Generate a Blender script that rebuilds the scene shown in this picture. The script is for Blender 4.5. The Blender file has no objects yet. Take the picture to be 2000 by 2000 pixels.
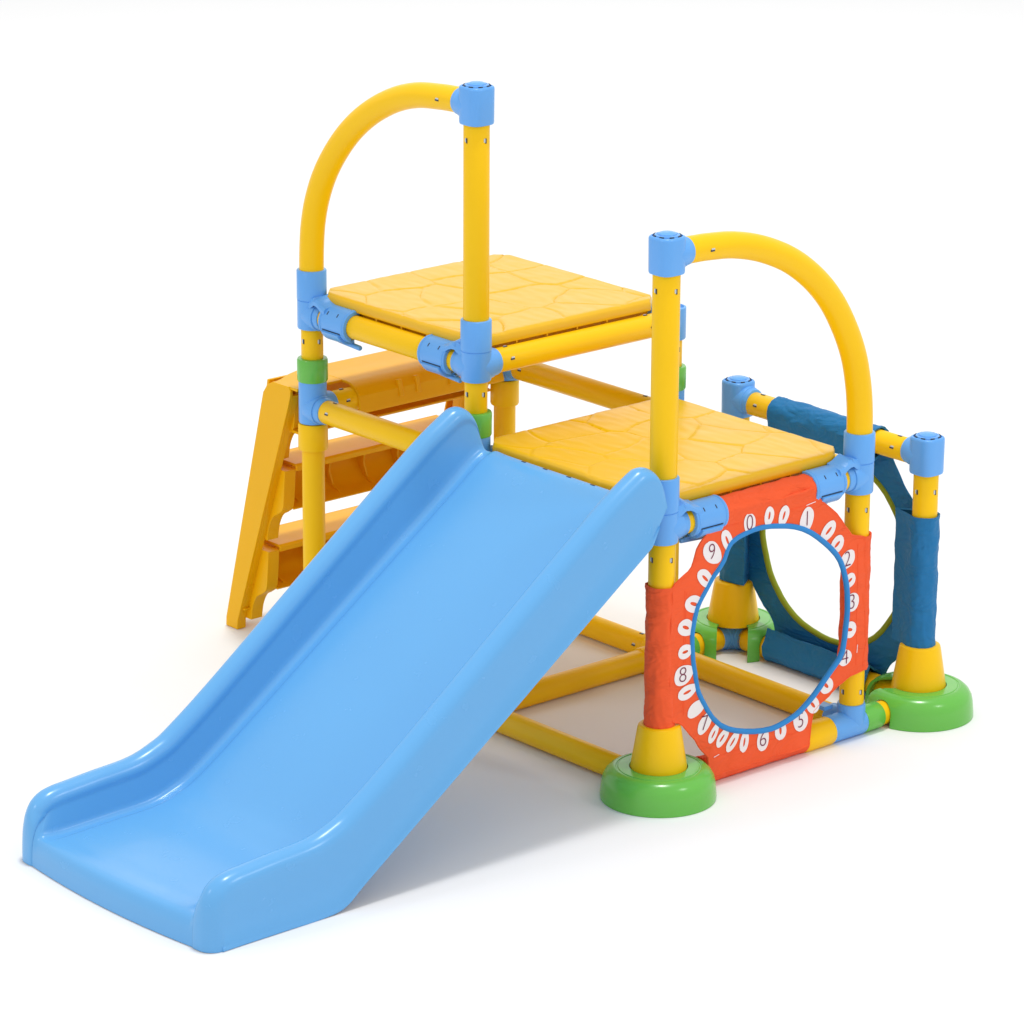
import bpy, bmesh, math, random
from mathutils import Vector, Matrix, noise

scene = bpy.context.scene
col = scene.collection
PI = math.pi
random.seed(7)

# ------------------------------------------------------------------ camera
yaw, pitch, roll = 2.4247, -0.3053, 0.0051
fw = Vector((math.cos(pitch) * math.cos(yaw), math.cos(pitch) * math.sin(yaw), math.sin(pitch)))
rt = fw.cross(Vector((0, 0, 1))).normalized()
up = rt.cross(fw)
c, s = math.cos(roll), math.sin(roll)
rt, up = c * rt + s * up, -s * rt + c * up
cam_data = bpy.data.cameras.new('camera')
cam_data.sensor_width = 36
cam_data.lens = 36 * 8215.0 / 2000
cam_data.clip_end = 300
cam = bpy.data.objects.new('camera', cam_data)
col.objects.link(cam)
M = Matrix((rt, up, -fw)).transposed().to_4x4()
M.translation = Vector((5.7629, -4.9318, 2.8391))
cam.matrix_world = M
scene.camera = cam

# ------------------------------------------------------------------ light
world = bpy.data.worlds.new('World')
scene.world = world
world.use_nodes = True
bg = world.node_tree.nodes['Background']
bg.inputs['Color'].default_value = (1, 1, 1, 1)
bg.inputs['Strength'].default_value = 0.83

def area(name, loc, target, sx, sy, power, color=(1, 1, 1)):
    l = bpy.data.lights.new(name, 'AREA')
    l.shape = 'RECTANGLE'
    l.size, l.size_y = sx, sy
    l.energy = power
    l.color = color
    o = bpy.data.objects.new(name, l)
    o.location = loc
    o.rotation_euler = (Vector(target) - Vector(loc)).to_track_quat('-Z', 'Y').to_euler()
    col.objects.link(o)
    return o

area('overhead_softbox', (0.6, 1.0, 14.0), (0.1, 0.6, 0), 1.8, 1.8, 800)
area('back_softbox', (-5.6, 4.9, 2.7), (0, 0, 0.6), 5.0, 2.2, 20)
area('right_softbox', (3.9, 1.2, 3.4), (0.2, 0.0, 0.5), 0.55, 0.55, 22)
area('left_softbox', (-0.6, -4.6, 3.0), (0.1, -0.2, 0.5), 0.6, 0.6, 18)

vs = scene.view_settings
vs.view_transform = 'Standard'
vs.look = 'None'
vs.exposure = 0
vs.gamma = 1
vs.use_curve_mapping = False
scene.cycles.max_bounces = 10
scene.cycles.diffuse_bounces = 6

# ------------------------------------------------------------------ materials
def mat(name, rgb, rough=0.35, spec=0.5, bump=0.02, bscale=60, var=0.04, coat=0.0, fabric=False):
    m = bpy.data.materials.new(name)
    m.use_nodes = True
    nt = m.node_tree
    b = nt.nodes['Principled BSDF']
    b.inputs['Specular IOR Level'].default_value = spec
    b.inputs['Coat Weight'].default_value = coat
    b.inputs['Coat Roughness'].default_value = 0.12
    tc = nt.nodes.new('ShaderNodeTexCoord')
    n = nt.nodes.new('ShaderNodeTexNoise')
    n.inputs['Scale'].default_value = 5
    n.inputs['Detail'].default_value = 4
    nt.links.new(tc.outputs['Object'], n.inputs['Vector'])
    mx = nt.nodes.new('ShaderNodeMix')
    mx.data_type = 'RGBA'
    d = 1 - var
    mx.inputs[6].default_value = (rgb[0] * d, rgb[1] * d, rgb[2] * d, 1)
    mx.inputs[7].default_value = (min(1, rgb[0] * (1 + var * .5)), min(1, rgb[1] * (1 + var)), min(1, rgb[2] * (1 + var)), 1)
    nt.links.new(n.outputs['Fac'], mx.inputs[0])
    nt.links.new(mx.outputs[2], b.inputs['Base Color'])
    mr = nt.nodes.new('ShaderNodeMapRange')
    mr.inputs['To Min'].default_value = max(0.03, rough - 0.07)
    mr.inputs['To Max'].default_value = rough + 0.07
    n2 = nt.nodes.new('ShaderNodeTexNoise')
    n2.inputs['Scale'].default_value = 22
    n2.inputs['Detail'].default_value = 5
    nt.links.new(tc.outputs['Object'], n2.inputs['Vector'])
    nt.links.new(n2.outputs['Fac'], mr.inputs['Value'])
    nt.links.new(mr.outputs['Result'], b.inputs['Roughness'])
    bp = nt.nodes.new('ShaderNodeBump')
    bp.inputs['Strength'].default_value = bump
    bp.inputs['Distance'].default_value = 0.01
    n3 = nt.nodes.new('ShaderNodeTexNoise')
    n3.inputs['Scale'].default_value = bscale
    n3.inputs['Detail'].default_value = 6
    nt.links.new(tc.outputs['Object'], n3.inputs['Vector'])
    nt.links.new(n3.outputs['Fac'], bp.inputs['Height'])
    nt.links.new(bp.outputs['Normal'], b.inputs['Normal'])
    if fabric:
        b.inputs['Sheen Weight'].default_value = 0.03
        w = nt.nodes.new('ShaderNodeTexNoise')
        w.inputs['Scale'].default_value = 14
        w.inputs['Detail'].default_value = 2
        w.inputs['Distortion'].default_value = 1.2
        mp = nt.nodes.new('ShaderNodeMapping')
        mp.inputs['Scale'].default_value = (1, 1.0, 2.2)
        mp.inputs['Rotation'].default_value = (0.7, 0.2, 0)
        nt.links.new(tc.outputs['Object'], mp.inputs['Vector'])
        nt.links.new(mp.outputs['Vector'], w.inputs['Vector'])
        bp2 = nt.nodes.new('ShaderNodeBump')
        bp2.inputs['Strength'].default_value = 0.5
        bp2.inputs['Distance'].default_value = 0.02
        nt.links.new(w.outputs['Fac'], bp2.inputs['Height'])
        nt.links.new(bp.outputs['Normal'], bp2.inputs['Normal'])
        nt.links.new(bp2.outputs['Normal'], b.inputs['Normal'])
    return m

YEL = mat('yellow_plastic', (0.95, 0.560, 0.003), 0.34, 0.22)
AMB = mat('amber_ladder_plastic', (0.96, 0.510, 0.003), 0.36, 0.22)
def translucent(m, fac, rgb):
    # thin moulded polyethylene lets some light through
    nt = m.node_tree
    out = nt.nodes['Material Output']
    t = nt.nodes.new('ShaderNodeBsdfTranslucent')
    t.inputs['Color'].default_value = (*rgb, 1)
    mx = nt.nodes.new('ShaderNodeMixShader')
    mx.inputs[0].default_value = fac
    nt.links.new(nt.nodes['Principled BSDF'].outputs[0], mx.inputs[1])
    nt.links.new(t.outputs[0], mx.inputs[2])
    nt.links.new(mx.outputs[0], out.inputs['Surface'])
translucent(AMB, 0.11, (1.0, 0.40, 0.01))
PLAT = mat('yellow_platform_plastic', (0.80, 0.455, 0.004), 0.34, 0.48, bump=0.02, bscale=40)
BLU = mat('light_blue_plastic', (0.12, 0.385, 0.84), 0.33)
SLD = mat('slide_blue_plastic', (0.122, 0.395, 0.755), 0.25, bump=0.004, bscale=3, var=0.02)
GRN = mat('green_plastic', (0.135, 0.49, 0.065), 0.22)
RED = mat('red_fabric', (0.90, 0.108, 0.028), 0.75, 0.25, 0.05, 260, 0.06, fabric=True)
NAVY = mat('navy_fabric', (0.006, 0.165, 0.40), 0.62, 0.35, 0.05, 260, 0.08, fabric=True)
PIPE = mat('blue_piping', (0.025, 0.235, 0.60), 0.6, 0.3)
OLIV = mat('lime_piping', (0.27, 0.33, 0.012), 0.6, 0.3)
WHT = mat('white_print', (0.86, 0.80, 0.80), 0.75, 0.2, 0.04, 260)
INK = mat('plum_print', (0.20, 0.03, 0.07), 0.75, 0.2)
DRK = mat('slot_dark', (0.03, 0.035, 0.06), 0.5)
PAL = mat('slot_pale', (0.55, 0.60, 0.68), 0.4)
GND = mat('white_floor', (0.86, 0.86, 0.86), 0.9, 0.0, 0.0, 5, 0.0)

# ------------------------------------------------------------------ builder
class MB:
    def __init__(self):
        self.v, self.f, self.m = [], [], []
    def add(self, vs_, fs, mi=0):
        b = len(self.v)
        self.v += [Vector(p) for p in vs_]
        self.f += [tuple(i + b for i in f) for f in fs]
        self.m += [mi] * len(fs)
        return self
    def rings(self, rings, mi=0, cap=True, closed=True, loop=False):
        n = len(rings[0])
        vs_ = [p for r in rings for p in r]
        fs = []
        R = len(rings)
        for i in range(R if loop else R - 1):
            a, b = i * n, ((i + 1) % R) * n
            for j in range(n if closed else n - 1):
                k = (j + 1) % n
                fs.append((a + j, a + k, b + k, b + j))
        if cap and not loop:
            fs.append(tuple(reversed(range(n))))
            fs.append(tuple((R - 1) * n + j for j in range(n)))
        return self.add(vs_, fs, mi)
    def cyl(self, p0, p1, r, bev=0.0015, n=40, r1=None, mi=0, cap=True):
        p0, p1 = Vector(p0), Vector(p1)
        r1 = r if r1 is None else r1
        d = (p1 - p0)
        L = d.length
        d.normalize()
        a = d.orthogonal().normalized()
        b = d.cross(a)
        prof = [(0, r - bev), (bev * .3, r - bev * .3), (bev, r), (L - bev, r1), (L - bev * .3, r1 - bev * .3), (L, r1 - bev)]
        rings = [[p0 + d * t + (a * math.cos(2 * PI * j / n) + b * math.sin(2 * PI * j / n)) * q for j in range(n)] for t, q in prof]
        return self.rings(rings, mi, cap)
    def lathe(self, c0, prof, n=56, mi=0, cap=True, p=2.0):
        # prof: (radius, z) pairs about a vertical axis; p > 2 squares the circle
        c0 = Vector(c0)
        rings = []
        for r, z in prof:
            ring = []
            for j in range(n):
                t = 2 * PI * j / n
                k = (abs(math.cos(t)) ** p + abs(math.sin(t)) ** p) ** (-1 / p)
                ring.append(c0 + Vector((r * k * math.cos(t), r * k * math.sin(t), z)))
            rings.append(ring)
        return self.rings(rings, mi, cap)
    def tube(self, path, r, n=24, mi=0, loop=False, cap=True, rfun=None):
        path = [Vector(p) for p in path]
        N = len(path)
        rings = []
        a = None
        for i, p in enumerate(path):
            if loop:
                t = (path[(i + 1) % N] - path[i - 1]).normalized()
            else:
                t = (path[min(i + 1, N - 1)] - path[max(i - 1, 0)]).normalized()
            if a is None:
                a = t.orthogonal().normalized()
            a = (a - t * a.dot(t)).normalized()
            b = t.cross(a)
            rr = rfun(i) if rfun else r
            rings.append([p + (a * math.cos(2 * PI * j / n) + b * math.sin(2 * PI * j / n)) * rr for j in range(n)])
        return self.rings(rings, mi, cap, loop=loop)
    def box(self, cen, sx, sy, sz, mi=0, rot=None):
        cen = Vector(cen)
        vs_ = []
        for x in (-.5, .5):
            for y in (-.5, .5):
                for z in (-.5, .5):
                    q = Vector((x * sx, y * sy, z * sz))
                    if rot:
                        q = rot @ q
                    vs_.append(cen + q)
        return self.add(vs_, [(0, 1, 3, 2), (4, 6, 7, 5), (0, 4, 5, 1), (2, 3, 7, 6), (0, 2, 6, 4), (1, 5, 7, 3)], mi)
    def prism(self, poly, f0, f1, mi=0):
        # poly of 2-D points; f0/f1 map a 2-D point to the two end faces
        n = len(poly)
        return self.add([f0(p) for p in poly] + [f1(p) for p in poly],
                        [tuple(reversed(range(n))), tuple(range(n, 2 * n))] + [(j, (j + 1) % n, n + (j + 1) % n, n + j) for j in range(n)], mi)
    def build(self, name, mats, parent=None, bevel=0, angle=40, label=None, fix=True, solid=0):
        me = bpy.data.meshes.new(name)
        lo = Vector([min(p[i] for p in self.v) for i in range(3)])
        hi = Vector([max(p[i] for p in self.v) for i in range(3)])
        cen = (lo + hi) / 2
        me.from_pydata([p - cen for p in self.v], [], self.f)
        if not isinstance(mats, (list, tuple)):
            mats = [mats]
        for m in mats:
            me.materials.append(m)
        me.polygons.foreach_set('material_index', self.m)
        if fix:
            bm = bmesh.new()
            bm.from_mesh(me)
            bmesh.ops.recalc_face_normals(bm, faces=bm.faces)
            bm.to_mesh(me)
            bm.free()
        me.polygons.foreach_set('use_smooth', [True] * len(me.polygons))
        me.set_sharp_from_angle(angle=math.radians(angle))
        me.update()
        o = bpy.data.objects.new(name, me)
        col.objects.link(o)
        o['wc'] = tuple(cen)
        if parent is not None:
            o.parent = parent
            o.location = cen - Vector(parent['wc'])
        else:
            o.location = cen
        if bevel:
            md = o.modifiers.new('bevel', 'BEVEL')
            md.width = bevel
            md.segments = 3
            md.limit_method = 'ANGLE'
            md.angle_limit = math.radians(35)
            md.harden_normals = False
        if solid:
            md = o.modifiers.new('thickness', 'SOLIDIFY')
            md.thickness = solid
            md.offset = -1
        if label:
            o['label'] = label
        return o

def spline(pts, sub=8, loop=False):
    pts = [Vector(p) for p in pts]
    N = len(pts)
    out = []
    for i in range(N if loop else N - 1):
        if loop:
            p0, p1, p2, p3 = pts[i - 1], pts[i], pts[(i + 1) % N], pts[(i + 2) % N]
        else:
            p0, p1, p2, p3 = pts[max(i - 1, 0)], pts[i], pts[i + 1], pts[min(i + 2, N - 1)]
        for k in range(sub):
            t = k / sub
            out.append(0.5 * ((2 * p1) + (p2 - p0) * t + (2 * p0 - 5 * p1 + 4 * p2 - p3) * t * t + (3 * p1 - p0 - 3 * p2 + p3) * t ** 3))
    if not loop:
        out.append(pts[-1])
    return out

# ------------------------------------------------------------------ setting
G = 0.0255
g = MB()
g.add([(-80, -80, G), (80, -80, G), (80, 80, G), (-80, 80, G)], [(0, 1, 2, 3)])
ground = g.build('ground', GND, fix=False)
ground['kind'] = 'structure'

# ------------------------------------------------------------------ the climbing frame
root = bpy.data.objects.new('climbing_frame', None)
root.location = (0, -0.1, G)
root['wc'] = (0, -0.1, G)
root['label'] = 'yellow toddler climbing frame with blue slide, two platforms and fabric crawl panels'
root['category'] = 'climbing frame'
col.objects.link(root)

PX = {'1': -0.4937, '2': 0.0, '3': 0.516}
PY = {'P': 0.0, 'Q': 0.5, 'R': 0.685}
ZG, ZL, ZU, ZT = 0.0505, 0.5455, 0.7361, 0.545
def at(n, z):
    return Vector((PX[n[1]], PY[n[0]], z))

def slot(mb, cen, out, axis, w=0.0055, h=0.0095):
    # a small moulded locking slot: dark hole with the pale tongue inside it
    out = Vector(out).normalized()
    axis = Vector(axis).normalized()
    side = axis.cross(out)
    rot = Matrix((side, axis, out)).transposed()
    cen = Vector(cen)
    mb.box(cen + side * w * .2, w * .55, h, 0.002, 1, rot)
    mb.box(cen - side * w * .32 + axis * h * .1, w * .5, h * .75, 0.0024, 2, rot)

def post(n, z0, z1, r, slots=(), name='post', dirs=((1, 0, 0), (0, -1, 0))):
    mb = MB()
    mb.cyl(at(n, z0), at(n, z1), r)
    for z in slots:
        for d in dirs:
            slot(mb, at(n, z) + Vector(d) * r, d, (0, 0, 1))
    return mb.build(name, [YEL, DRK, PAL], root)

def beam(a, b, z, r=0.0235, ga=0.03, gb=0.03, slots=True, name='beam'):
    p, q = at(a, z), at(b, z)
    d = (q - p).normalized()
    mb = MB()
    mb.cyl(p + d * ga, q - d * gb, r)
    if slots:
        nrm = Vector((0, -1, 0)) if abs(d.x) > .5 else Vector((1, 0, 0))
        o2 = (nrm + Vector((0, 0, .25))).normalized()
        for t in (ga + 0.035, (q - p).length - gb - 0.035):
            slot(mb, p + d * t + o2 * r, o2, d)
            slot(mb, p + d * t + Vector((0, 0, 1)) * r, (0, 0, 1), d)
    return mb.build(name, [YEL, DRK, PAL], root)

def connector(n, z0, z1, r=0.0285, stubs=(), seam=None, stubr=0.0262, mat_=None, stub_len=0.046, p=2.0):
    mb = MB()
    c0 = at(n, 0)
    prof = [(r - .003, z0), (r - .001, z0 + .0008), (r, z0 + .003)]
    if seam:
        prof += [(r, seam - .0012), (r - .0012, seam - .0004), (r - .0012, seam + .0004), (r + .0006, seam + .0012)]
    prof += [(r + (.0006 if seam else 0), z1 - .002), (r - .0004, z1 - .0006), (r - .002, z1), (r - .0045, z1), (r - .006, z1 - .004)]
    mb.lathe(c0, prof, p=p)
    for d, z in stubs:
        d = Vector(d)
        mb.cyl(at(n, z), at(n, z) + d * stub_len, stubr, 0.003)
        mb.cyl(at(n, z), at(n, z) + d * (r + 0.003), stubr + 0.003, 0.002)
    return mb.build('connector', mat_ or BLU, root)

def top_cap(n, z0, z1, d):
    # squared tee with a domed cap on top
    mb = MB()
    r = 0.0285
    c0 = at(n, 0)
    mb.lathe(c0, [(r - .004, z0), (r - .001, z0 + .001), (r, z0 + .004), (r + .0005, z1 - .006), (r, z1 - .003), (r - .0015, z1 - .001), (r - .004, z1 - .0005), (r - .005, z1 - .004), (.004, z1 - .004)], p=3.2)
    d = Vector(d)
    zs = (z0 + z1) / 2 + 0.004 * 0
    mb.cyl(at(n, zs), at(n, zs) + d * 0.047, 0.0262, 0.004)
    mb.cyl(at(n, zs), at(n, zs) + d * 0.036, 0.0285, 0.003)
    o = mb.build('connector', BLU, root)
    cb = MB()
    cb.lathe(c0, [(.0232, z1 - .006), (.0232, z1 + .0005), (.0222, z1 + .0018), (.0195, z1 + .002), (.0188, z1 + .0012), (.0175, z1 + .0012), (.0165, z1 + .0035), (.013, z1 + .0052), (.007, z1 + .0062), (.001, z1 + .0064)])
    for k in range(8):
        t = 2 * PI * (k + .5) / 8
        cb.box(c0 + Vector((math.cos(t) * .0236, math.sin(t) * .0236, z1 - .0006)), .003, .008, .0035, 1, Matrix.Rotation(t, 3, 'Z'))
    cb.build('cap', [BLU, DRK], o)
    return o

def ring_part(n, z0, z1, r, m, name):
    mb = MB()
    mb.lathe(at(n, 0), [(r - .006, z0), (r - .0015, z0 + .0008), (r, z0 + .004), (r, z1 - .004), (r - .0015, z1 - .0008), (r - .006, z1)])
    return mb.build(name, m, root)

def axis_sleeve(p0, p1, r, m, name, bev=0.004):
    mb = MB()
    mb.cyl(p0, p1, r, bev)
    return mb.build(name, m, root)

X_, Y_ = Vector((1, 0, 0)), Vector((0, 1, 0))
# --- tower posts: P1, P2, Q1, Q2 (upper tower), P3, Q3 (lower tower), R2, R3 (tunnel end)
for n in ('P1', 'P2', 'Q1', 'Q2'):
    dx = X_ if n[1] == '1' else -X_
    dy = Y_ if n[0] == 'P' else -Y_
    stL = [(dx, ZL), (dy, ZL)]
    if n[1] == '2':
        stL.append((X_, ZL))
    post(n, ZG, 0.462, 0.0225, (0.11,))
    ring_part(n, 0.4600, 0.5150, 0.0295, YEL, 'collar')
    connector(n, 0.5155, 0.602, 0.0278, stL)
    ring_part(n, 0.600, 0.6475, 0.0305, GRN, 'locking_ring')
    post(n, 0.645, 0.712, 0.0218, (0.683,))
    if n[0] == 'P':
        connector(n, 0.7075, 0.826, 0.0288, [(dx, ZU), (dy, ZU)], seam=0.7662)
    else:
        o = connector(n, 0.7020, 0.7662, 0.0285, [(dx, ZU), (dy, ZU)])
post('P2', 0.822, 1.200, 0.0245, (1.168,))
top_cap('P2', 1.196, 1.2685, -X_)
post('P3', ZG, 0.522, 0.0245, (0.487,))
connector('P3', 0.5165, 0.640, 0.0288, [(-X_, ZL), (Y_, ZL)], seam=0.576)
post('P3', 0.636, 1.018, 0.0250, (0.985,))
top_cap('P3', 1.0135, 1.083, Y_)
post('Q3', 0.075, 0.516, 0.0235, (0.118, 0.480))
connector('Q3', 0.5115, 0.629, 0.0288, [(-X_, ZL), (-Y_, ZL)], seam=0.572)
for n in ('R2', 'R3'):
    post(n, 0.07, 0.517, 0.0240, (0.478,))
    top_cap(n, 0.5115, 0.5850, X_ if n[1] == '2' else -X_)
    connector(n, 0.0265, 0.14, 0.0265, [(X_ if n[1] == '2' else -X_, ZG), (-Y_, ZG)], stubr=.0235)

# --- arched handrails
a1 = [(-0.030, 1.2322), (-0.059, 1.2325), (-0.104, 1.230), (-0.169, 1.2225), (-0.234, 1.2035), (-0.300, 1.171), (-0.358, 1.130), (-0.407, 1.081), (-0.447, 1.026), (-0.473, 0.971), (-0.487, 0.919), (-0.4925, 0.866), (-0.4937, 0.815)]
a2 = [(0.030, 1.0483), (0.06, 1.0478), (0.10, 1.0462), (0.163, 1.0395), (0.232, 1.0215), (0.304, 0.9895), (0.366, 0.9455), (0.414, 0.8955), (0.452, 0.8365), (0.478, 0.779), (0.492, 0.723), (0.4985, 0.672), (0.5, 0.618)]
mb = MB()
mb.tube(spline([(x, 0, z) for x, z in a1], 7), 0.0242, 36)
slot(mb, Vector((-0.085, -0.0242, 1.231)), (0, -1, 0), (1, 0, 0))
mb.build('handrail', [YEL, DRK, PAL], root, label='taller arched yellow handrail')
mb = MB()
mb.tube(spline([(0.516, y, z) for y, z in a2], 7), 0.0245, 36)
slot(mb, Vector((0.5405, 0.088, 1.0466)), (1, 0, 0), (0, 1, 0))
mb.build('handrail', [YEL, DRK, PAL], root, label='lower arched yellow handrail')

# --- horizontal beams
for a, b, z in (('P1', 'P2', ZU), ('P2', 'Q2', ZU), ('Q1', 'Q2', ZU), ('P1', 'Q1', ZU),
                ('P1', 'P2', ZL), ('P1', 'Q1', ZL), ('Q1', 'Q2', ZL), ('P2', 'P3', ZL), ('Q2', 'Q3', ZL), ('P3', 'Q3', ZL), ('P2', 'Q2', ZL),
                ('P1', 'P2', ZG), ('P2', 'P3', ZG), ('P2', 'Q2', ZG), ('Q1', 'Q2', ZG), ('Q2', 'Q3', ZG), ('P3', 'Q3', ZG),
                ('R2', 'R3', ZT), ('R2', 'R3', ZG)):
    beam(a, b, z, 0.0235, 0.036, 0.036, slots=(z != ZG or a == 'Q1'))

# --- ground tees, collars and the green link sleeves between frame and tunnel
mb = MB()
mb.cyl((0.516, 0.437, ZG), (0.516, 0.524, ZG), 0.0248 + .002, .003)
mb.cyl((0.516, 0.5, ZG), (0.516, 0.5, 0.0925), 0.0272, .003)
mb.cyl((0.516, 0.5, ZG), (0.462, 0.5, ZG), 0.0252, .003)
mb.box((0.478, 0.462, 0.083), 0.03, 0.022, 0.008)
mb.build('connector', BLU, root)
axis_sleeve((0.516, 0.362, ZG - .0008), (0.516, 0.441, ZG - .0008), 0.0275, YEL, 'collar', .006)
mb = MB()
mb.cyl((0.0, 0.43, ZG), (0.0, 0.53, ZG), 0.0268, .003)
mb.cyl((-0.05, 0.5, ZG), (0.055, 0.5, ZG), 0.0262, .003)
mb.cyl((0, 0.5, ZG), (0, 0.5, 0.094), 0.0272, .003)
mb.build('collar', YEL, root)
for x in (0.0, 0.516):
    axis_sleeve((x, 0.5235, ZG), (x, 0.571, ZG), 0.0262, GRN, 'link_sleeve', .003)
    axis_sleeve((x, 0.5, ZG), (x, 0.66, ZG), 0.0232, YEL, 'beam', .002)

# --- domed feet with cones
def boolean(o, cutters):
    for ct in cutters:
        md = o.modifiers.new('cut', 'BOOLEAN')
        md.operation = 'DIFFERENCE'
        md.solver = 'EXACT'
        md.object = ct
    dg = bpy.context.evaluated_depsgraph_get()
    dg.update()
    me = bpy.data.meshes.new_from_object(o.evaluated_get(dg))
    o.modifiers.clear()
    o.data = me
    for ct in cutters:
        bpy.data.objects.remove(ct)
    me.polygons.foreach_set('use_smooth', [True] * len(me.polygons))
    me.set_sharp_from_angle(angle=math.radians(38))

def foot(n, d1, d2, label=None):
    """domed foot: two arched openings along d1 and d2, the quarter between them open"""
    c0 = at(n, 0)
    z0 = G + .0005
    outer = [(.1065, z0), (.1072, z0 + .006), (.1050, z0 + .030), (.1025, z0 + .041), (.0975, z0 + .050), (.0900, z0 + .0565), (.0810, z0 + .0600), (.0790, z0 + .0600), (.0775, z0 + .0588), (.0755, z0 + .0588), (.0740, z0 + .0602), (.0640, z0 + .0606), (.0600, z0 + .0606)]
    inner = [(.0540, z0 + .0606), (.0540, z0 + .0560), (.0780, z0 + .0550), (.0900, z0 + .0500), (.0980, z0 + .036), (.1010, z0 + .006), (.1015, z0)]
    mb = MB()
    prof = outer + inner
    n_ = 72
    rings = [[c0 + Vector((r * math.cos(2 * PI * j / n_), r * math.sin(2 * PI * j / n_), z)) for j in range(n_)] for r, z in prof]
    mb.rings(rings, 0, cap=False, loop=True)
    f = mb.build('foot', GRN, root, label=label)
    bpy.context.view_layer.update()
    cut = []
    for d in (Vector(d1), Vector(d2)):
        k = MB()
        k.cyl(c0 + d * .05 + Vector((0, 0, ZG)), c0 + d * .14 + Vector((0, 0, ZG)), .0252, .0001, 40)
        cut.append(k.build('cutter', GRN))
        k = MB()
        sx = .09 if abs(d.x) > .5 else .0503
        sy = .09 if abs(d.y) > .5 else .0503
        k.box(c0 + d * .095 + Vector((0, 0, ZG - .03)), sx, sy, .06)
        cut.append(k.build('cutter', GRN))
    q = (Vector(d1) + Vector(d2)).normalized()
    k = MB()
    k.box(c0 + q * .098 + Vector((0, 0, ZG + .02)), .104, .062, .16, 0, Matrix.Rotation(math.atan2(q.y, q.x), 3, 'Z'))
    cut.append(k.build('cutter', GRN))
    bpy.context.view_layer.update()
    boolean(f, cut)
    cb = MB()
    cb.lathe(c0, [(.0505, z0 + .0535), (.0525, z0 + .0545), (.0528, z0 + .0575), (.0400, z0 + .136), (.0385, z0 + .1405), (.0350, z0 + .1425), (.0275, z0 + .1425), (.0245, z0 + .140)])
    cb.build('foot_cone', YEL, f)
    return f

foot('P3', -X_, Y_)
foot('R3', -X_, -Y_)
foot('R2', X_, -Y_)
foot('P1', X_, Y_)
foot('Q1', X_, -Y_)

# ------------------------------------------------------------------ platforms
def platform(x0, x1, y0, y1, z, seed, label, cells):
    rnd = random.Random(seed)
    pts = []
    for i in range(-1, cells + 1):
        for j in range(-1, cells + 1):
            pts.append(((i + .5 + rnd.uniform(-.38, .38)) / cells, (j + .5 + rnd.uniform(-.38, .38)) / cells, rnd.uniform(-1, 1)))
    ch = 0.034
    N = 170
    W, H = x1 - x0, y1 - y0
    def height(x, y):
        u, v = (x - x0) / W, (y - y0) / H
        nx = noise.noise(Vector((u * 4, v * 4, seed))) * .05
        ny = noise.noise(Vector((u * 4, v * 4, seed + 9))) * .05
        ds = sorted((math.hypot(u + nx - p[0], v + ny - p[1]), p[2]) for p in pts)
        d = (ds[1][0] - ds[0][0]) * W
        e = min(x - x0, x1 - x, y - y0, y1 - y)
        h = -0.0016 * math.exp(-(d / .0050) ** 2) + .0010 * ds[0][1] + .0008 * noise.noise(Vector((u * 9 + 3, v * 26, seed)))
        fade = max(0, min(1, e / .012))
        fall = -.0045 * (1 - max(0, min(1, e / .006))) ** 2
        return h * (.35 + .65 * fade) + fall
    mb = MB()
    vs_, fs = [], []
    def squeeze(x, y):
        # pull the four corners in so that the plate clears the posts
        a, b = min(x - x0, x1 - x), min(y - y0, y1 - y)
        t = ch - (a + b)
        if t > 0:
            x += (t / 2 + 0.0) * (1 if x - x0 < x1 - x else -1)
            y += (t / 2 + 0.0) * (1 if y - y0 < y1 - y else -1)
        return x, y
    for i in range(N + 1):
        for j in range(N + 1):
            x, y = x0 + W * i / N, y0 + H * j / N
            h = height(x, y)
            x, y = squeeze(x, y)
            vs_.append((x, y, z + h))
    idx = lambda i, j: i * (N + 1) + j
    for i in range(N):
        for j in range(N):
            fs.append((idx(i, j), idx(i + 1, j), idx(i + 1, j + 1), idx(i, j + 1)))
    mb.add(vs_, fs)
    # rim, lower lip and the recessed skirt under it
    edge = [idx(i, 0) for i in range(N)] + [idx(N, j) for j in range(N)] + [idx(i, N) for i in range(N, 0, -1)] + [idx(0, j) for j in range(N, 0, -1)]
    cx, cy = (x0 + x1) / 2, (y0 + y1) / 2
    def ring(dz, inset):
        out = []
        for e in edge:
            p = Vector(vs_[e])
            q = Vector((p.x + (cx - p.x) / (W / 2) * inset, p.y + (cy - p.y) / (H / 2) * inset, z + dz))
            out.append(q)
        return out
    top = [Vector(vs_[e]) for e in edge]
    mb.rings([top, ring(-.0065, -.0014), ring(-.0195, -.0022), ring(-.0212, -.0010), ring(-.0212, .008), ring(-.050, .024)], 0, cap=False)
    mb.rings([ring(-.050, .024), ring(-.050, .20)], 0, cap=False)
    # moulded tabs in the gap between lip and beam
    for t in (.22, .38, .54, .70):
        mb.box((x0 + W * t, y0 + .0065, z - .0232), .0035, .010, .007)
        mb.box((x1 - .0065, y0 + H * t, z - .0232), .010, .0035, .007)
    bm_ = mb.build('platform', PLAT, root, angle=50, label=label)
    return bm_

up_plat = platform(-0.482, -0.008, 0.004, 0.483, 0.7855, 3, 'upper yellow platform', 4)
lo_plat = platform(0.012, 0.500, 0.004, 0.483, 0.5935, 11, 'lower yellow platform', 4)

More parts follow.
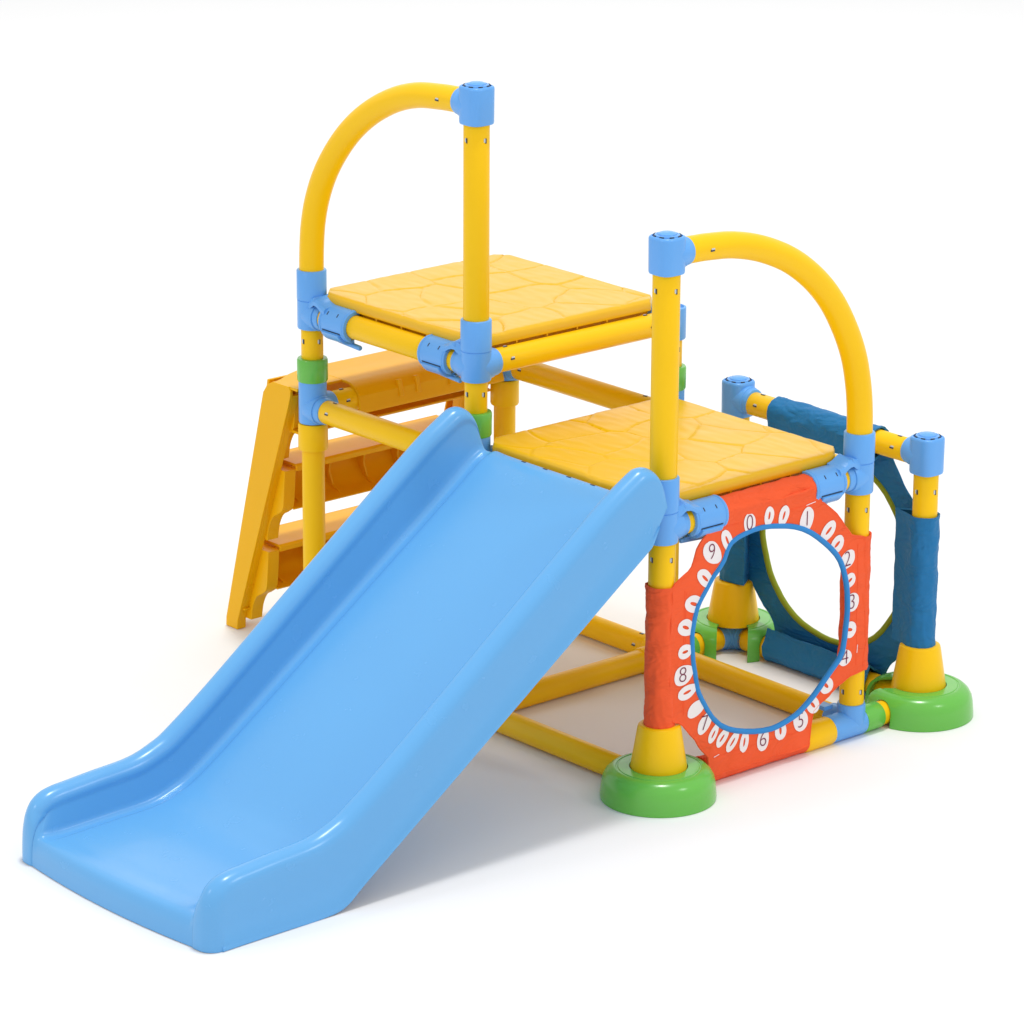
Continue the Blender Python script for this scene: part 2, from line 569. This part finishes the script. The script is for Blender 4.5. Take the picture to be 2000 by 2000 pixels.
def clip(parent, org, ax, out, bar):
    """snap clip round a beam: org = beam-axis point at the end nearest the post, ax = unit vector away from the post, out = outward"""
    org, ax, out = Vector(org), Vector(ax), Vector(out)
    zz = Vector((0, 0, 1))
    def P(a, th, r):
        return org + ax * a + (out * math.cos(th) + zz * math.sin(th)) * r
    mb = MB()
    # main shell, its post-side edge stepped
    ths = [math.radians(t) for t in range(112, -66, -8)]
    def shell(a0, a1, ths, r0, r1, mi=0):
        rings = []
        for th in ths:
            rings.append([P(a0, th, r0), P(a1, th, r0), P(a1 - .0, th, r1 - .0012), P(a1 - .0015, th, r1), P(a0 + .0015, th, r1), P(a0, th, r1 - .0012)])
        mb.rings(rings, mi)
    shell(0.0, 0.078, ths, .0242, .0318)
    # latch lever below
    shell(0.012, 0.064, [math.radians(t) for t in range(-24, -112, -8)], .0300, .0375)
    shell(0.010, 0.066, [math.radians(t) for t in range(-20, -27, -3)], .0300, .0326, 1)  # dark band colours in the shade of the gap above the lever
    shell(0.004, 0.052, [math.radians(t) for t in range(-96, -140, -8)], .0345, .0400)
    # slim grip on the lever
    mb.cyl(P(bar[0], math.radians(-104), .0415), P(bar[1], math.radians(-96), .0415), .0052, .003, 14)
    shell(-.030, -.018, [math.radians(t) for t in range(96, 30, -8)], .0238, .0250, 1)  # dark strip on the beam, painted shade for the hollow under the arm
    # ridges on the shell
    for a in (.006, .072):
        shell(a - .002, a + .002, [math.radians(t) for t in range(100, -50, -8)], .031, .0332)
    # hooked arm from the shell to the post connector
    path = [(.014, .0305), (.002, .0335), (-.010, .0405), (-.019, .0430), (-.027, .0385), (-.035, .0350), (-.046, .0355)]
    sp = spline([(p[0], p[1], 0) for p in path], 5)
    rings = []
    N = len(sp)
    for i, q in enumerate(sp):
        t = (sp[min(i + 1, N - 1)] - sp[max(i - 1, 0)]).normalized()
        nn = Vector((-t.y, t.x, 0))
        w0, w1 = -.010, .0275 - .006 * i / N
        ring = []
        for w, k in ((w0, .003), (w1 - .004, .003), (w1, -.002), (w1, -.010), (w1 - .006, -.006), (w0, -.004)):
            h = q.y + abs(nn.y) * k - (0.010 if w > .02 else 0) * .6
            ring.append(org + ax * (q.x + 0) + zz * h + out * w)
        rings.append(ring)
    mb.rings(rings)
    # moulded marks
    for a in (.022, .052):
        th = math.radians(42)
        o_ = out * math.cos(th) + zz * math.sin(th)
        rot = Matrix((ax, o_.cross(ax), o_)).transposed()
        mb.box(P(a, th, .0317), .0020, .0075, .0012, 1, rot)
    return mb.build('clip', [BLU, DRK], parent, bevel=0, angle=35)

clip(up_plat, (-0.436, 0, ZU), X_, -Y_, (.014, .088))
clip(up_plat, (-0.058, 0, ZU), -X_, -Y_, (.056, -.010))
clip(lo_plat, (0.516, 0.058, ZL), Y_, X_, (-.006, .050))
clip(lo_plat, (0.516, 0.440, ZL), -Y_, X_, (.010, .050))

# ------------------------------------------------------------------ slide
B = [(-1.0385, .0265), (-1.0385, .0265), (-1.038, .0265), (-1.036, .0265), (-1.030, .0265), (-1.018, .0265), (-1.0, .0265), (-.970, .0265), (-.90, .0265), (-.825, .0265), (-.775, .034), (-.725, .069), (-.60, .157), (-.35, .334), (-.15, .476), (-.085, .522), (-.070, .534), (-.061, .550), (-.054, .565)]
D = [(-1.0600, .0265), (-1.0590, .045), (-1.0565, .060), (-1.0510, .0730), (-1.0430, .0785), (-1.0310, .0785), (-1.008, .0768), (-.970, .0780), (-.90, .081), (-.82, .085), (-.77, .098), (-.72, .121), (-.60, .201), (-.35, .376), (-.15, .516), (-.075, .570), (-.048, .586), (-.036, .590), (-.030, .590)]
T = [(-1.0640, .0265), (-1.0630, .062), (-1.0605, .090), (-1.0545, .114), (-1.0430, .134), (-1.0240, .1475), (-.998, .1540), (-.968, .1565), (-.915, .161), (-.835, .167), (-.785, .182), (-.745, .203), (-.64, .276), (-.39, .463), (-.19, .612), (-.115, .661), (-.080, .676), (-.050, .663), (-.036, .622)]
xl, xr = 0.008, 0.562
sub = 7
Bs, Ds, Ts = (spline([(0, a, b) for a, b in q], sub) for q in (B, D, T))
NS = len(Bs)
rings = []
rimw = .0235
def perp(cv, i):
    t = (cv[min(i + 1, NS - 1)] - cv[max(i - 1, 0)]).normalized()
    return Vector((0, -t.z, t.y))
for i in range(NS):
    b, d, t = Bs[i], Ds[i], Ts[i]
    nt_, nd_ = perp(Ts, i), perp(Ds, i)
    if i > sub * 14:
        nt_ = (t - d).normalized()
    rd = max(.003, min(rimw, (t - d).dot(nt_)))
    a0, a1 = t - nt_ * rimw, t - nt_ * rd
    # half section: (x from the outer wall, point)
    half = [(-.004, b), (-.004, b.lerp(a0, .07)), (-.001, b.lerp(a0, .1)), (-.0005, b.lerp(a0, .5)), (0.0, b.lerp(a0, .8))]
    for k in range(0, 13):
        a = PI - PI * k / 12
        half.append((rimw + rimw * math.cos(a), t - nt_ * (rimw if k < 6 else rd) * (1 - math.sin(a))))
    rg = max(0, min(1, (i - sub * 4) / (sub * 2.5)))
    half += [(2 * rimw - .0010, a1.lerp(d, .06)), (2 * rimw - .0006, a1.lerp(d, .12)), (2 * rimw + .003, a1.lerp(d, .40)), (2 * rimw + .006, a1.lerp(d, .74)), (2 * rimw + .008, a1.lerp(d, .87)), (2 * rimw + .012, a1.lerp(d, .97)),
             (2 * rimw + .018, d), (2 * rimw + .026, d), (2 * rimw + .030, d + nd_ * .0010 * rg), (2 * rimw + .034, d + nd_ * .0046 * rg), (2 * rimw + .040, d + nd_ * .0058 * rg), (2 * rimw + .046, d + nd_ * .0056 * rg), (2 * rimw + .07, d + nd_ * .0042 * rg)]
    n_ = nd_ * rg
    flare = .004 * min(1, max(0, (NS * .6 - i) / (NS * .6)))
    front = 1 if i < sub * 4 else max(0, 1 - (i - sub * 4) / (sub * 4.5)) ** 1.2
    ring = []
    L = [(xl - flare + x, p) for x, p in half]
    Rr = [(xr + flare - x, p) for x, p in reversed(half)]
    mid = [(xl + (xr - xl) * q, d + n_ * .0038) for q in (.3, .4, .5, .6, .7)]
    for x, p in L + mid + Rr:
        u = (x - (xl + xr) / 2) / ((xr - xl) / 2)
        bow = -.020 * (1 - min(1, u * u)) * front
        ring.append(Vector((x, p.y + bow, p.z)))
    rings.append(ring)
mb = MB()
mb.rings(rings, 0, cap=False, closed=False)
K = len(rings[0])
def fill(ring, flip=False):
    # close the U-shaped end: strips between the outline and the bottom line
    vs_ = [v.copy() for v in ring] + [Vector((v.x, v.y if True else 0, min(ring[0].z, v.z))) for v in ring]
    y0_, y1_ = ring[0].y, ring[0].y
    for k in range(K):
        q = vs_[K + k]
        u = (q.x - (xl + xr) / 2) / ((xr - xl) / 2)
        q.z = ring[0].z
        q.y = ring[0].y + (-.024 * (1 - min(1, u * u)) if not flip else 0)
    fs = []
    for k in range(K - 1):
        fs.append((k, k + 1, K + k + 1, K + k))
    mb.add(vs_, fs)
fill(rings[-1], True)
for x in (.115, .175, .235, .30, .365, .425):
    mb.box((x, -.0335, .5942), .011, .0028, .0012, 1)
slide = mb.build('slide', [SLD, DRK], root, angle=55)
bm = bmesh.new()
bm.from_mesh(slide.data)
bmesh.ops.remove_doubles(bm, verts=bm.verts, dist=.0003)
bmesh.ops.recalc_face_normals(bm, faces=bm.faces)
bm.to_mesh(slide.data)
bm.free()
slide.data.polygons.foreach_set('use_smooth', [True] * len(slide.data.polygons))
slide.data.set_sharp_from_angle(angle=math.radians(50))

# ------------------------------------------------------------------ ladder
def xs_sweep(mb, poly, y0, y1, mi=0):
    mb.prism(poly, lambda p: Vector((p[0], y0, p[1])), lambda p: Vector((p[0], y1, p[1])), mi)

# top tread with the hook that grips the beam
mb = MB()
top_sec = [(-.640, .574), (-.632, .5795), (-.505, .5795), (-.492, .5775), (-.478, .571), (-.4655, .556), (-.4640, .536), (-.4600, .526), (-.4600, .521), (-.4690, .521), (-.4700, .536), (-.4720, .552), (-.482, .566), (-.500, .5735), (-.630, .5735), (-.634, .570)]
xs_sweep(mb, top_sec, .095, .470)
for sg, o_ in ((1, 0), (-1, .5)):
    plan = [(-.594, -.018), (-.520, -.018), (-.520, .0952), (-.640, .0952), (-.638, .085), (-.622, .040), (-.602, .004)]
    mb.prism(plan, lambda p: Vector((p[0], o_ + sg * p[1], .5737)), lambda p: Vector((p[0], o_ + sg * p[1], .5793)))
for y in (.20, .245, .33, .39):
    mb.box((-.4685, y, .555), .012, .010, .034, 0, Matrix.Rotation(-.25, 3, 'Y'))
skirt = [(-.640, .572), (-.648, .53), (-.640, .500), (-.615, .486), (-.560, .478), (-.535, .478), (-.535, .483), (-.560, .484), (-.612, .492), (-.634, .504), (-.641, .53), (-.633, .572)]
xs_sweep(mb, skirt, .0, .5)
ladder = mb.build('ladder', AMB, root, bevel=.0016)

def step(z, xb, xf):
    mb = MB()
    h = .094
    tread = [(xb, z - .003), (xb + .004, z), (xf - .004, z), (xf, z - .004), (xf, z - .014), (xf - .004, z - .014), (xf - .005, z - .006), (xb + .006, z - .006)]
    xs_sweep(mb, tread, .028, .472)
    back = []
    for k in range(9):
        t = k / 8
        a = PI * .5 * t
        back.append((xb + .004 + .060 * (1 - math.cos(a)) * 1.0, z - .004 - .02 - (h - .024) * math.sin(a)))
    back = [(xb + .002, z - .003)] + back + [(xf - .012, z - h - .004)]
    inner = [(p[0] + .004, p[1] + .004) for p in back]
    xs_sweep(mb, back + inner[::-1], .028, .472)
    # curved ribs inside the channel
    for y in (.055, .16, .25, .34, .44):
        rib = [(xb + .004, z - .004), (xf - .035, z - .005), (xf - .060, z - .03), (xf - .064, z - .055), (xf - .052, z - .08), (xf - .02, z - h), (xb + .064, z - h)] + back[-2:2:-1]
        xs_sweep(mb, rib, y, y + .005)
    return mb.build('step', AMB, ladder, bevel=.0012)
step(.4015, -.682, -.583)
step(.2180, -.752, -.640)

def rail(y0, sgn):
    mb = MB()
    poly = [(-.7615, .0265), (-.7605, .045), (-.6335, .528), (-.6270, .552), (-.6130, .5705), (-.5950, .5795), (-.545, .5795), (-.5390, .571), (-.5400, .560), (-.5480, .535), (-.7225, .045), (-.7235, .0265)]
    ya, yb = sorted((y0, y0 + sgn * .007))
    xs_sweep(mb, poly, ya, yb)
    # flanges of the channel, front and back edge
    fr = [(-.7615, .0265), (-.7605, .045), (-.6335, .528), (-.6270, .552), (-.6130, .5705), (-.5950, .5795), (-.5950, .5745), (-.6110, .566), (-.6220, .550), (-.6285, .528), (-.7555, .045), (-.7565, .0265)]
    ya, yb = sorted((y0 + sgn * .0069, y0 + sgn * .040))
    xs_sweep(mb, fr, ya, yb)
    bk = [(-.7225, .045), (-.548, .535), (-.540, .560), (-.545, .562), (-.553, .536), (-.7275, .047), (-.7285, .0265), (-.7235, .0265)]
    ya, yb = sorted((y0 + sgn * .0069, y0 + sgn * .022))
    xs_sweep(mb, bk, ya, yb)
    # gussets that flow from the rail into the steps
    for z, xb, xf in ((.4015, -.682, -.583), (.218, -.752, -.640), (.5795, -.640, -.545)):
        lo_ = [(q.x, q.y) for q in spline([(xf - .004, z - .012, 0), (xf - .007, z - .050, 0), (xf - .012, z - .090, 0), (xf - .026, z - .104, 0), (xf - .045, z - .116, 0), (xf - .058, z - .140, 0), (xf - .064, z - .170, 0)], 5)]
        gp = [(xb + .02, z - .01), (xf - .002, z - .010)] + lo_ + [(xf - .082, z - .170), (xb + .02, z - .08)]
        ya, yb = sorted((y0 + sgn * .021, y0 + sgn * .0495))
        xs_sweep(mb, gp, ya, yb)
    for k in range(9):
        t = (k + .5) / 9
        xa, za = -.7555 + .127 * t, .045 + .483 * t
        mb.box((xa + .022, y0 + sgn * .014, za), .040, .014, .004)
    return mb.build('side_rail', AMB, ladder, bevel=.0014)
rail(-.0205, 1)
rail(.5205, -1)

# ------------------------------------------------------------------ fabric panels
def wr(y, z, seed, amp):
    return amp * (noise.noise(Vector((y * 9, z * 9, seed))) + .6 * noise.noise(Vector((y * 24 + z * 12, z * 20 - y * 8, seed + 4))))

def sleeve(p0, p1, r, m, parent, seed, flap=None, amp=.0026):
    """fabric sleeve round a tube, with hems and wrinkles; flap = (direction, length) of the stitched tongue"""
    p0, p1 = Vector(p0), Vector(p1)
    d = p1 - p0
    L = d.length
    d.normalize()
    a = d.orthogonal().normalized()
    b = d.cross(a)
    n, R = 56, max(14, int(L / .006))
    rings = []
    for i in range(R + 1):
        t = i / R * L
        hem = .0012 if (t < .009 or t > L - .009) else 0
        ring = []
        for j in range(n):
            th = 2 * PI * j / n
            o = a * math.cos(th) + b * math.sin(th)
            q = p0 + d * t
            k = r + hem + amp * (noise.noise(Vector((th * 1.2 + seed, t * 26, math.sin(th) * 2))) + .7 * noise.noise(Vector((math.cos(th) * 3 + seed, math.sin(th) * 3, t * 60 + th * 4))))
            pt = q + o * k
            if flap:
                fd, fl = Vector(flap[0]), flap[1]
                al = o.dot(fd)
                if al > .55:
                    w = ((al - .55) / .45) ** 1.3
                    pt += fd * fl * w
                    side = o - fd * al
                    pt -= side * k * .75 * w
            ring.append(pt)
        rings.append(ring)
    mb = MB()
    mb.rings(rings, 0, cap=False)
    # turned-in hems
    for e, s in ((rings[0], 1), (rings[-1], -1)):
        q = p0 if s == 1 else p1
        mb.rings([e, [q + d * s * .002 + (v - q) * .86 for v in e]], 0, cap=False)
    return mb.build('sleeve', m, parent, angle=60)

def panel(name, mp, outer, hole, cen, seed, m, pipe_m, pipe_r, amp, label, thick=.0022):
    """flat fabric web with a round hole; mp maps (u, w, offset) to space"""
    N, R = 160, 7
    def ray(poly, th):
        dx, dy = math.cos(th), math.sin(th)
        best = None
        P = len(poly)
        for i in range(P):
            ax, ay = poly[i][0] - cen[0], poly[i][1] - cen[1]
            bx, by = poly[(i + 1) % P][0] - cen[0], poly[(i + 1) % P][1] - cen[1]
            ex, ey = bx - ax, by - ay
            den = dx * ey - dy * ex
            if abs(den) < 1e-12:
                continue
            t = (ax * ey - ay * ex) / den
            u = (ax * dy - ay * dx) / den
            if t > 0 and -1e-9 <= u <= 1 + 1e-9 and (best is None or t > best):
                best = t
        return best
    def scal(th):
        return ray(outer, th) + .0035 * noise.noise(Vector((math.cos(th) * 7, math.sin(th) * 7, seed))) + .002 * noise.noise(Vector((math.cos(th) * 17, math.sin(th) * 17, seed)))
    mb = MB()
    for side in (1, -1):
        rings = []
        for k in range(R + 1):
            ring = []
            for j in range(N):
                th = 2 * PI * j / N
                ri, ro = ray(hole, th), scal(th)
                rr = ri + (ro - ri) * k / R
                y, z = cen[0] + math.cos(th) * rr, cen[1] + math.sin(th) * rr
                ring.append(mp(y, z, wr(y, z, seed, amp) + side * thick / 2))
            rings.append(ring)
        mb.rings(rings, 0, cap=False)
        if side == 1:
            ri0, ro0 = rings[0], rings[-1]
        else:
            mb.rings([ri0, rings[0]], 0, cap=False)
            mb.rings([ro0, rings[-1]], 0, cap=False)
    o = mb.build(name, m, root, angle=50, label=label)
    # piping round the hole and a welt round the outside
    pb = MB()
    hp = []
    for j in range(N):
        th = 2 * PI * j / N
        r = ray(hole, th) - .001
        y, z = cen[0] + math.cos(th) * r, cen[1] + math.sin(th) * r
        hp.append(mp(y, z, wr(y, z, seed, amp)))
    pb.tube(hp, pipe_r, 12, loop=True)
    pb.build('piping', pipe_m, o)
    wb = MB()
    op = []
    for j in range(N):
        th = 2 * PI * j / N
        r = scal(th) - .001
        y, z = cen[0] + math.cos(th) * r, cen[1] + math.sin(th) * r
        op.append(mp(y, z, wr(y, z, seed, amp)))
    wb.tube(op, .0022, 8, loop=True)
    wb.build('welt', m, o)
    return o

dy, dz = -.0225, .0115
red_hole = [(.29, .488), (.353, .469), (.411, .43), (.455, .385), (.473, .334), (.478, .282), (.468, .205), (.437, .168), (.396, .13), (.345, .102), (.283, .091), (.215, .102), (.148, .131), (.101, .191), (.082, .242), (.071, .303), (.082, .373), (.115, .415), (.15, .45), (.169, .48), (.229, .493)]
red_hole = [(y + dy, z + dz) for y, z in red_hole]
red_hole = [(p.x, p.y) for p in spline([(y, z, 0) for y, z in red_hole], 3, True)]
red_outer = [(0, .178), (-.004, .30), (0, .437), (.013, .445), (.047, .462), (.058, .495), (.092, .527), (.106, .552), (.36, .552), (.369, .531), (.43, .477), (.462, .440), (.5, .430), (.504, .30), (.5, .163), (.470, .163), (.440, .150), (.368, .110), (.362, .045), (.104, .045), (.098, .088), (.055, .137), (.026, .172)]
RX = .5425
def red_map(y, z, off):
    return Vector((RX + off, y, z))
rc = (.2545, .3025)
RS, RA = 5.0, .0042
red = panel('number_panel', red_map, red_outer, red_hole, rc, RS, RED, PIPE, .0054, RA, 'red fabric panel printed with numbered white ovals')
sleeve((.516, 0, .166), (.516, 0, .437), .0278, RED, red, 1)
sleeve((.516, .5, .163), (.516, .5, .430), .0275, RED, red, 2)
sleeve((.516, .108, ZL), (.516, .362, ZL), .0272, RED, red, 3)
sleeve((.516, .104, ZG), (.516, .364, ZG), .0258, RED, red, 4, amp=.0012)

# stitch lines with their loose white thread ends
for pts in ([(.112 + .248 * k / 30, .524) for k in range(31)], [(.112 + .248 * k / 30, .082) for k in range(31)],
            [(.030, .190 + .235 * k / 30) for k in range(31)], [(.034, .185 + .235 * k / 30) for k in range(31)], [(.478, .180 + .24 * k / 30) for k in range(31)]):
    st = MB()
    st.tube([Vector((RX + wr(y, z, RS, RA) + .0011, y, z)) for y, z in pts], .0008, 6)
    st.build('stitching', RED, red)
for y, z, a, l in ((.335, .5245, .10, .024), (.112, .0835, .15, .014), (.478, .205, 1.5, .016)):
    st = MB()
    st.tube([Vector((RX + wr(y + l * k / 6 * math.cos(a), z + l * k / 6 * math.sin(a), RS, RA) + .0022, y + l * k / 6 * math.cos(a), z + l * k / 6 * math.sin(a))) for k in range(7)], .0007, 6)
    st.build('thread_end', WHT, red)

def ray_r(poly, cen, th):
    dx, dy_ = math.cos(th), math.sin(th)
    best = 0
    for i in range(len(poly)):
        ax, ay = poly[i][0] - cen[0], poly[i][1] - cen[1]
        bx, by = poly[(i + 1) % len(poly)][0] - cen[0], poly[(i + 1) % len(poly)][1] - cen[1]
        ex, ey = bx - ax, by - ay
        den = dx * ey - dy_ * ex
        if abs(den) < 1e-12:
            continue
        t = (ax * ey - ay * ex) / den
        u = (ax * dy_ - ay * dx) / den
        if t > 0 and -1e-9 <= u <= 1 + 1e-9:
            best = max(best, t)
    return best

# printed ovals: (y, z, what, radial half length, half width, lean)
O = [(.216, .504, '0', .022, .0145, -.25), (.263, .510, 'o', .019, .0115, -.35), (.299, .503, 'o', .021, .0125, -.5), (.359, .483, '1', .026, .017, .15),
     (.415, .450, 'o', .024, .0145, -.3), (.441, .418, 'o', .021, .016, -.2), (.470, .382, '2', .024, .016, 0), (.477, .340, 'o', .017, .013, .6), (.484, .296, '3', .021, .018, 0),
     (.481, .243, 'o', .018, .016, 0), (.468, .191, '4', .019, .016, 0), (.424, .146, 'o', .020, .016, 0), (.389, .116, 'o', .022, .015, .3), (.357, .093, '5', .024, .019, 0), (.305, .087, 'o', .022, .0145, -.1),
     (.261, .079, '6', .025, .0145, 0), (.212, .086, 'o', .022, .0115, .25), (.183, .093, 'o', .023, .0105, -.3), (.157, .106, 'o', .021, .0115, -.25), (.133, .120, 'o', .020, .0095, .2),
     (.112, .146, '7', .025, .0135, .2), (.089, .179, '', .024, .0145, -.3), (.066, .217, 'o', .024, .0135, -.25), (.054, .252, '8', .023, .0190, .1), (.056, .297, 'o', .017, .0135, .25), (.059, .341, 'o', .022, .0155, -.45),
     (.078, .382, 'o', .025, .0160, 0), (.105, .424, 'o', .027, .0140, -.15), (.121, .470, '9', .027, .0185, .1), (.160, .483, 'o', .026, .0125, -.2)]
def on_red(y, z, lift):
    return Vector((RX + wr(y, z, RS, RA) + .0011 + lift, y, z))
def text_mesh(ch, size):
    cu = bpy.data.curves.new('numeral', 'FONT')
    cu.body = ch
    cu.size = size
    cu.align_x = 'CENTER'
    cu.align_y = 'CENTER'
    cu.offset = -size * .020
    cu.resolution_u = 6
    o = bpy.data.objects.new('numeral', cu)
    col.objects.link(o)
    bpy.context.view_layer.update()
    dg = bpy.context.evaluated_depsgraph_get()
    me = bpy.data.meshes.new_from_object(o.evaluated_get(dg))
    vs_ = [tuple(v.co) for v in me.vertices]
    fs = [tuple(p.vertices) for p in me.polygons]
    bpy.data.objects.remove(o)
    bpy.data.curves.remove(cu)
    return vs_, fs
for y, z, what, rl, rw, lean in O:
    y, z = y + dy, z + dz
    th = math.atan2(z - rc[1], y - rc[0]) + lean * .55
    th0 = math.atan2(z - rc[1], y - rc[0])
    ca, sa = math.cos(th), math.sin(th)
    rnd = random.Random(int(y * 9999))
    n = 40
    def oval(k, jit=True):
        out = []
        for j in range(n):
            t = 2 * PI * j / n
            w = 1 + (.05 * math.sin(2 * t + rnd.random()) if jit else 0)
            a, b = math.cos(t) * rl * k * w, math.sin(t) * rw * k * (1 + .18 * math.cos(t))
            yy, zz = y + a * ca - b * sa, z + a * sa + b * ca
            # the ovals stop at the piping
            tt = math.atan2(zz - rc[1], yy - rc[0])
            lim = ray_r(red_hole, rc, tt) + .0025
            rr = math.hypot(yy - rc[0], zz - rc[1])
            if rr < lim:
                yy, zz = rc[0] + math.cos(tt) * lim, rc[1] + math.sin(tt) * lim
            return_pt = (yy, zz)
            out.append(return_pt)
        return out
    mb = MB()
    outl = oval(1.0)
    if what == 'o':
        kk = .36
        inn = []
        for j in range(n):
            t = 2 * PI * j / n
            a, b = math.cos(t) * rl * .40 + rl * .12, math.sin(t) * rw * .21
            inn.append((y + a * ca - b * sa, z + a * sa + b * ca))
    else:
        inn = [(y + (p[0] - y) * .05, z + (p[1] - z) * .05) for p in outl]
    rr_ = [[on_red(a + (c_ - a) * q, b + (d_ - b) * q, .0009) for (a, b), (c_, d_) in zip(outl, inn)] for q in (0, .33, .66, 1)]
    mb.rings(rr_, 0, cap=False)
    if what != 'o':
        mb.add(rr_[-1], [tuple(range(n))])
    ov = mb.build('printed_oval', WHT, red, fix=False)
    if what.isdigit():
        vs_, fs = text_mesh(what, .043)
        yo, zo = y + math.cos(th0) * .003, z + math.sin(th0) * .003
        tb = MB()
        tb.add([on_red(yo + v[0] * .95, zo + v[1], .0016) for v in vs_], fs)
        tb.build('numeral', INK, red, fix=False)

# blue crawl panel at the far end
def blue_map(x, z, off):
    return Vector((x, .703 - off, z))
bc = (.256, .298)
blue_hole = []
for j in range(48):
    t = 2 * PI * j / 48
    r = .199 + .005 * noise.noise(Vector((math.cos(t) * 2, math.sin(t) * 2, 3.3)))
    blue_hole.append((bc[0] + r * math.cos(t), bc[1] + r * math.sin(t)))
blue_outer = [(0, .175), (-.004, .30), (0, .43), (.02, .436), (.055, .455), (.090, .505), (.106, .552), (.392, .552), (.412, .512), (.450, .458), (.478, .430), (.516, .425), (.520, .30), (.516, .168), (.485, .160), (.450, .128), (.415, .090), (.400, .045), (.112, .045), (.100, .095), (.055, .140), (.026, .170)]
blue = panel('crawl_panel', blue_map, blue_outer, blue_hole, bc, 21.0, NAVY, OLIV, .0060, .0035, 'navy blue fabric panel with round crawl hole')
sleeve((0, .685, .170), (0, .685, .432), .0282, NAVY, blue, 11, ((.93, -.37, 0), .022))
sleeve((.516, .685, .166), (.516, .685, .430), .0285, NAVY, blue, 12, ((-.98, -.2, 0), .036))
sleeve((.112, .685, ZT), (.392, .685, ZT), .0285, NAVY, blue, 13, ((0, -.5, -.87), .018))
sleeve((.112, .685, ZG + .003), (.398, .685, ZG + .003), .0275, NAVY, blue, 14, ((0, -.3, .95), .016))
